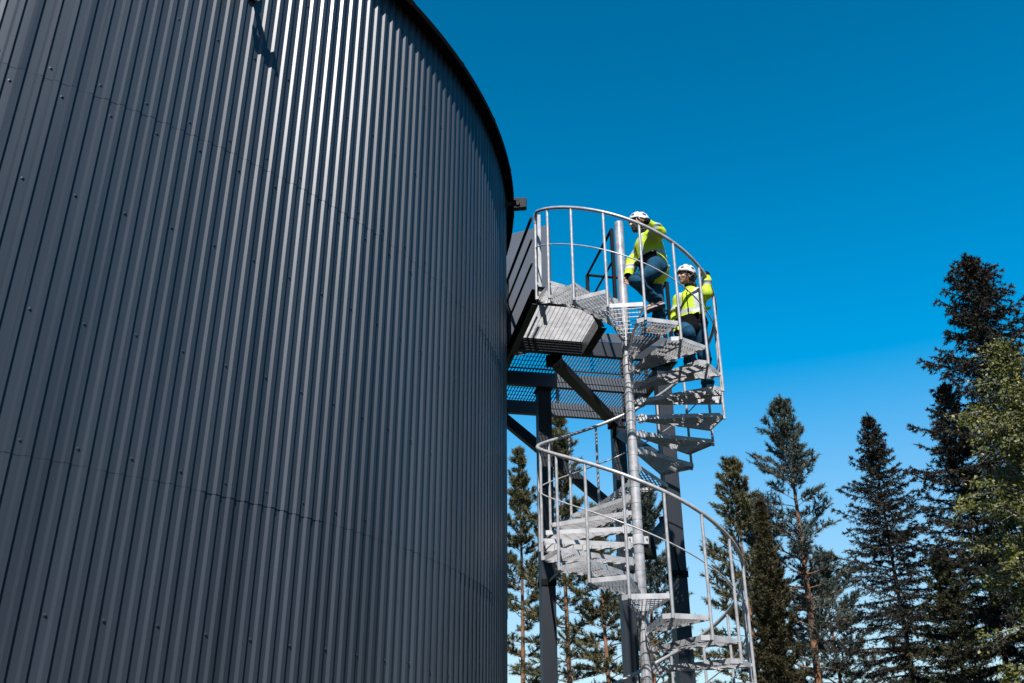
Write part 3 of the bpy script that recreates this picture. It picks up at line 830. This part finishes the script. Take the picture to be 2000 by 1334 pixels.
def make_pine(name, label, h, z0, wmax, seed, mname, needles=30, group=None, r0=.16, top_sharp=.8, sparse=1.0, thin=1.0, fl=.20):
    T = Tree(seed); g = T.g; root = empty(name, label, 'pine tree', group)
    tp = trunk_pts(g, h, .18); T.wood.sweep(tp, [max(.018, r0 * (1 - t) ** .8) for t in np.linspace(0, 1, len(tp))], 9)
    z = z0; asym = g.random() * 6.28
    while z < h - .25:
        rel = (h - z) / (h - z0)                       # 1 at the crown base
        prof = (rel ** top_sharp) * (1.0 - .35 * max(0, rel - .75) / .25)
        nb = int(g.integers(4, 7)) if rel < .6 else int(g.integers(3, 6))
        a0 = g.random() * 6.28
        for k in range(nb):
            if g.random() > .86 * sparse: continue
            az = a0 + 6.283 * k / nb + g.normal() * .25
            ln = max(.25, wmax * prof * (.60 + .55 * g.random()) * (1 + .22 * math.cos(az - asym)))
            el = R(48) * (1 - rel) ** 1.2 + R(8 + 16 * g.random()) - R(14) * rel
            p = on_trunk(tp, z + g.normal() * .06, h)
            d = np.array((math.cos(az) * math.cos(el), math.sin(az) * math.cos(el), math.sin(el)))
            ns = max(3, int(ln / .35) + 2); path = [p]
            for q in range(ns):
                d = nv(d + g.normal(size=3) * .12 + np.array((0, 0, .035 if q > ns // 2 else -.015)))
                path.append(path[-1] + d * ln / ns)
            T.wood.sweep(path, [max(.007, .013 * ln * (1 - .85 * q / ns)) for q in range(ns + 1)], 5, cap=False)
            start = .24 if rel > .3 else .06
            for q in range(ns + 1):
                fr = q / ns
                if fr < start: continue
                dd = nv(path[q] - path[q - 1]) if q else d
                sd = nv(np.cross(dd, (0, 0, 1)))
                for s_ in (-1, 1, -1, 1, -1, 1):
                    if g.random() > .68: continue
                    off = nv(dd * (.5 + .4 * g.random()) + sd * s_ * (.4 + .6 * g.random()) + np.array((0, 0, .25 + .45 * g.random() - .15)))
                    st = path[q] + off * .05
                    l2 = (.24 + .38 * g.random()) * min(1.25, .40 + ln * .34)
                    T.shoot(st, off, l2)
                    if l2 > .32: T.wood.sweep([path[q], st + off * l2], [.008, .004], 4, cap=False)
            T.shoot(path[-1], d + np.array((0, 0, .3)), .34)
        z += (.36 + .40 * rel) * (.75 + .5 * g.random())
    for q in range(4): T.shoot(on_trunk(tp, h - .5 + .13 * q, h), np.array((g.normal() * .25, g.normal() * .25, 1)), .32)
    # dead twigs below the crown
    for q in range(9):
        zz = z0 * (.45 + .55 * g.random()); az = g.random() * 6.28; p = on_trunk(tp, zz, h); l = .5 + 1.2 * g.random()
        e = p + np.array((math.cos(az) * l, math.sin(az) * l, .1 * l)); T.wood.sweep([p, (p + e) / 2 + g.normal(size=3) * .06, e], [.018, .012, .004], 5, cap=False)
    p0, d, l = T.arrays()
    V = brush(p0, d, l, needles, fl, .036 * thin, .66, g)
    w = T.wood.build('trunk', 'pine_bark', root, smooth=True); c = mesh_np('crown', V, 3, mname, root)
    return root
def make_spruce(name, label, h, z0, wmax, seed, mname, group=None, needles=16, gap=.40, power=.85, droop=.5, blade=.13, cat='spruce tree', lift=0.0, bw=.034, ragged=0.0, fat=1.0):
    T = Tree(seed); g = T.g; root = empty(name, label, cat, group)
    tp = trunk_pts(g, h, .08); T.wood.sweep(tp, [max(.015, .17 * (h / 18) * (1 - t) ** .9) for t in np.linspace(0, 1, len(tp))], 9)
    z = z0
    while z < h - .2:
        rel = (h - z) / (h - z0); nb = int(g.integers(5, 8)); a0 = g.random() * 6.28
        for k in range(nb):
            az = a0 + 6.283 * k / nb + g.normal() * .2
            ln = max(.18, wmax * rel ** power * (.55 + .65 * g.random() - ragged * .4 * g.random()) * (1.25 if g.random() < .10 else 1))
            p = on_trunk(tp, z + g.normal() * .08, h); hd = np.array((math.cos(az), math.sin(az), 0))
            ns = max(3, int(ln / .28) + 1); el0 = R(40) * (1 - rel) ** 1.5 + R(6) - R(28) * droop * rel + lift
            path = [p]
            for q in range(ns):
                fr = (q + .5) / ns; el = el0 - R(18) * droop * math.sin(fr * 3.1) + R(34) * max(0, fr - .55) + g.normal() * .06
                path.append(path[-1] + (hd * math.cos(el) + np.array((0, 0, math.sin(el)))) * ln / ns + np.array((-hd[1], hd[0], 0)) * g.normal() * .03)
            T.wood.sweep(path, [max(.006, .010 * ln * (1 - .85 * q / ns)) for q in range(ns + 1)], 4, cap=False)
            for q in range(1, ns + 1):
                dd = nv(path[q] - path[q - 1]); sd = nv(np.cross(dd, (0, 0, 1)))
                wid = (.16 + .34 * min(1, ln / 2)) * (1.1 - .65 * q / ns) * fat
                T.shoot(path[q - 1], dd, ln / ns * 1.1)
                for s_ in (-1, 1):
                    for rep in range(2):
                        if g.random() > .9: continue
                        off = nv(dd * .65 + sd * s_ * (.5 + .6 * g.random()) + np.array((0, 0, -.55 * droop - .5 * droop * g.random())))
                        T.shoot(path[q - 1] + (path[q] - path[q - 1]) * g.random(), off, wid * (.6 + .7 * g.random()))
        z += gap * (.55 + .6 * rel) * (.8 + .4 * g.random())
    for q in range(5): T.shoot(on_trunk(tp, h - .55 + .12 * q, h), np.array((g.normal() * .35, g.normal() * .35, 1)), .24)
    p0, d, l = T.arrays()
    V = brush(p0, d, l, needles, blade, bw, .75, g)
    T.wood.build('trunk', 'spruce_bark', root, smooth=True); mesh_np('crown', V, 3, mname, root)
    return root
def make_birch(name, label, h, z0, wmax, seed, leaves=34000):
    T = Tree(seed); g = T.g; root = empty(name, label, 'birch tree')
    tp = trunk_pts(g, h, .25); T.wood.sweep(tp, [max(.015, .13 * (1 - t) ** .8) for t in np.linspace(0, 1, len(tp))], 9)
    P = []
    z = z0
    while z < h - .15:
        rel = (h - z) / (h - z0); prof = min(1, (rel * 2.4)) ** .75 * (1 - .25 * max(0, rel - .6))
        for k in range(int(g.integers(2, 5))):
            az = g.random() * 6.28; ln = max(.3, wmax * prof * (.45 + .6 * g.random())); p = on_trunk(tp, z, h)
            el = R(45 + 20 * g.random()) * (1 - .3 * rel); d = np.array((math.cos(az) * math.cos(el), math.sin(az) * math.cos(el), math.sin(el)))
            ns = max(3, int(ln / .3) + 2); path = [p]
            for q in range(ns):
                d = nv(d + g.normal(size=3) * .12 + np.array((0, 0, -.12))); path.append(path[-1] + d * ln / ns)
            T.wood.sweep(path, [max(.005, .012 * ln * (1 - .85 * q / ns)) for q in range(ns + 1)], 5, cap=False)
            for q in range(1, ns + 1):
                for r_ in range(3):
                    tw = nv(g.normal(size=3) * np.array((1, 1, .4)) + np.array((0, 0, -.35))); l2 = .2 + .45 * g.random()
                    P.append((path[q], tw, l2))
                    T.wood.sweep([path[q], path[q] + tw * l2], [.005, .002], 3, cap=False)
        z += .17 * (.7 + .6 * g.random())
    n = max(4, leaves // len(P)); C = []
    for p, tw, l2 in P:
        t = g.random(n); C.append(p + tw * (t * l2)[:, None] + g.normal(size=(n, 3)) * .07)
    C = np.concatenate(C); m = len(C); u1 = unit(m, g); u2 = np.cross(u1, unit(m, g)); u2 /= np.linalg.norm(u2, axis=1, keepdims=True) + 1e-9
    s1 = (.034 + .022 * g.random(m))[:, None]; s2 = s1 * .72
    V = np.stack([C - u1 * s1, C + u2 * s2, C + u1 * s1 * 1.2, C - u2 * s2], 1).reshape(-1, 3)
    T.wood.build('trunk', 'birch_bark', root, smooth=True); mesh_np('crown', V, 4, 'birch_leaves', root)
    return root
def put(o, x, y, rz=0, s=1.0, z=0): o.location = (x, y, z); o.rotation_euler = (0, 0, rz); o.scale = (s, s, s); return o
PG = 'pines behind the platform'
put(make_pine('pine_tree', 'slim pointed pine beside the tank edge, left of the platform legs', 18.2, 4.2, 2.1, 11, 'pine_needles', group=PG, top_sharp=.70), .35, 48, .4)
put(make_pine('pine_tree', 'pine with forked-looking top rising between the left platform leg and the stair pole', 19.0, 4.8, 3.0, 12, 'pine_needles', group=PG, top_sharp=.62), 2.48, 44.9, 1.1)
put(make_pine('pine_tree', 'lower pine with reddish trunk showing just left of the middle leg', 13.8, 4.2, 2.6, 13, 'pine_needles', group=PG, top_sharp=.55), 4.15, 44, 2.4)
put(make_pine('pine_tree', 'dense pine seen right behind the staircase pole', 15.7, 3.6, 2.7, 14, 'pine_blue', group=PG, top_sharp=.55), 6.4, 46.5, .2)
RG = 'conifers right of the staircase'
put(make_pine('pine_tree', 'short pine with bunched top just right of the winding handrail', 16.1, 4.0, 2.7, 15, 'pine_needles', group=RG, top_sharp=.62), 10.45, 43.5, .9)
put(make_pine('pine_tree', 'tallest pine right of the stairs, bare orange lower trunk and a pointed blue-green crown', 19.7, 6.9, 4.5, 16, 'pine_blue', group=RG, r0=.23, top_sharp=.85, needles=24), 13.28, 44.5, 2.0)
put(make_pine('pine_tree', 'dark pine standing close behind and left of the orange-trunked pine', 15.6, 4.2, 2.5, 17, 'pine_blue', group=RG, top_sharp=.55), 12.7, 48.5, 3.0)
put(make_pine('pine_tree', 'small bluish pine filling the gap between the orange-trunked pine and the pointed spruce', 13.0, 3.6, 3.2, 18, 'pine_blue', group=RG, top_sharp=.5), 16.0, 50.0, 1.5)
put(make_spruce('cypress_tree', 'narrow brown-green columnar conifer right beside the lower handrail', 13.1, 1.0, 2.0, 21, 'juniper_needles', needles=22, gap=.26, power=.60, droop=-.1, ragged=.5, lift=R(22), cat='conifer'), 10.3, 39.5)
put(make_spruce('spruce_tree', 'dark symmetrical spruce with a sharp tip, left of the tall spruces', 15.9, 2.5, 3.9, 22, 'spruce_needles', group=RG, power=.78, gap=.46), 14.67, 37.2, .5)
put(make_spruce('spruce_tree', 'yellow-green young spruce standing low in front of the sharp-tipped spruce', 9.6, .8, 2.5, 25, 'spruce_light', group=RG, power=.7, droop=.4), 14.9, 33.5, 1.5)
put(make_spruce('spruce_tree', 'blackish spruce with drooping arms, left of and lower than the tallest spruce', 16.1, 2.0, 4.3, 23, 'spruce_needles', group=RG, power=.68, gap=.48), 16.75, 34.4, 2.0)
put(make_spruce('spruce_tree', 'tallest nearly black spruce at the right edge, ragged crown with long upturned arms', 20.3, 3.0, 5.7, 24, 'spruce_needles', group=RG, power=.66, gap=.62, droop=.8, needles=20, ragged=.45, blade=.14, bw=.042, fat=1.15), 17.35, 31.9, 2.2)
put(make_birch('birch_tree', 'leafy yellow-green birch in front of the black spruces at the right edge', 13.4, 1.2, 2.7, 31, 56000), 13.95, 25.0, .3)
put(make_spruce('spruce_tree', 'mid-height spruce behind the birch at the frame edge', 14.5, 2.0, 3.2, 26, 'spruce_needles', group=RG, power=.6), 20.2, 33.5, 1.0)

# unseen spruces added behind and beside the camera to block low sky light
gf = np.random.default_rng(77); FV = []
for k in range(150):
    az = R(112 + 190 * (k + .8 * gf.random()) / 150) + math.pi / 2; dist = 40 + 22 * gf.random(); h = 17 + 6 * gf.random()
    c = np.array((dist * math.cos(az), dist * math.sin(az), 0)); m = 1000
    t = gf.random(m) ** .7; rr = (1 - t) * (2.2 + gf.random()) * np.sqrt(gf.random(m)) + .15; an = gf.random(m) * 6.283
    P = c + np.stack([rr * np.cos(an), rr * np.sin(an), 1.0 + t * (h - 1)], 1)
    D = np.stack([np.cos(an), np.sin(an), -.35 + .5 * gf.random(m)], 1); D /= np.linalg.norm(D, axis=1, keepdims=True)
    FV.append(blades(P, D, .7 + .6 * gf.random(m), .22 + .15 * gf.random(m), gf))
    q = np.array([[.16, 0, 0], [-.08, .14, 0], [-.08, -.14, 0]]); top = c + (0, 0, h * .95)
    FV.append(np.concatenate([np.stack([c + q[i], c + q[(i + 1) % 3], top]) for i in range(3)]))
tag(mesh_np('unseen_sky_blocker', np.concatenate(FV), 3, 'spruce_needles', None), 'added ring of dark spruces, unseen behind the camera, blocking low sky light', 'unseen_sky_blocker', kind='stuff')

# ------------------------------------------------------------------ camera
cam = bpy.data.cameras.new('camera'); co = bpy.data.objects.new('camera', cam); col.objects.link(co)
cam.sensor_width = 36; cam.lens = 33.866; cam.clip_end = 6000; cam.clip_start = .05
mtx = Matrix.Rotation(R(90) + .4454, 4, 'X') @ Matrix.Rotation(-.0056, 4, 'Z')
co.matrix_world = Matrix.Translation((0, 0, CZ)) @ mtx
scene.camera = co
cam.dof.use_dof = True; cam.dof.focus_distance = 11.6; cam.dof.aperture_fstop = 4.0

# ------------------------------------------------------------------ daylight
SUN_EL, SUN_AZ = R(49), R(-6)                  # azimuth: 0 = straight behind the camera, + to the right
w = bpy.data.worlds.new('World'); scene.world = w; w.use_nodes = True
nt = w.node_tree; bg = nt.nodes['Background']
sky = nt.nodes.new('ShaderNodeTexSky'); sky.sky_type = 'NISHITA'; sky.sun_disc = False
sky.sun_elevation = SUN_EL; sky.sun_rotation = math.pi - SUN_AZ; sky.air_density = 1.0; sky.dust_density = .3; sky.ozone_density = 2.0
hs = nt.nodes.new('ShaderNodeHueSaturation'); hs.inputs['Hue'].default_value = .484
# clear northern air: pale towards the horizon, deep azure higher up
tcw = nt.nodes.new('ShaderNodeTexCoord'); sx = nt.nodes.new('ShaderNodeSeparateXYZ'); nt.links.new(tcw.outputs['Generated'], sx.inputs['Vector'])
for key, a, b_, z0_, z1_ in (('Saturation', 1.02, 1.70, .06, .56), ('Value', 1.36, 1.00, .38, .76)):
    mr = nt.nodes.new('ShaderNodeMapRange'); mr.interpolation_type = 'SMOOTHSTEP'
    mr.inputs['From Min'].default_value = z0_; mr.inputs['From Max'].default_value = z1_; mr.inputs['To Min'].default_value = a; mr.inputs['To Max'].default_value = b_
    nt.links.new(sx.outputs['Z'], mr.inputs['Value']); out = mr.outputs['Result']
    if key == 'Value':                                      # thin air over the trees: no white band at the horizon
        m2 = nt.nodes.new('ShaderNodeMapRange'); m2.interpolation_type = 'SMOOTHSTEP'
        for nm, vv in (('From Min', .04), ('From Max', .40), ('To Min', .62), ('To Max', 1.0)): m2.inputs[nm].default_value = vv
        mm = nt.nodes.new('ShaderNodeMath'); mm.operation = 'MULTIPLY'
        nt.links.new(sx.outputs['Z'], m2.inputs['Value']); nt.links.new(out, mm.inputs[0]); nt.links.new(m2.outputs['Result'], mm.inputs[1]); out = mm.outputs[0]
    nt.links.new(out, hs.inputs[key])
nt.links.new(sky.outputs['Color'], hs.inputs['Color']); nt.links.new(hs.outputs['Color'], bg.inputs['Color'])
bg.inputs['Strength'].default_value = .074
sl = bpy.data.lights.new('sun', 'SUN'); sl.energy = 5.0; sl.angle = R(.53); sl.color = (1.0, .97, .94)
so = bpy.data.objects.new('sun', sl); col.objects.link(so)
sv = Vector((math.sin(SUN_AZ) * math.cos(SUN_EL), -math.cos(SUN_AZ) * math.cos(SUN_EL), math.sin(SUN_EL)))
so.rotation_euler = sv.to_track_quat('Z', 'Y').to_euler(); so.location = (0, -20, 40)
scene.view_settings.view_transform = 'Standard'; scene.view_settings.look = 'None'
scene.view_settings.exposure = 1.0; scene.view_settings.gamma = 1.0
scene.render.engine = 'CYCLES'
scene.cycles.max_bounces = 6
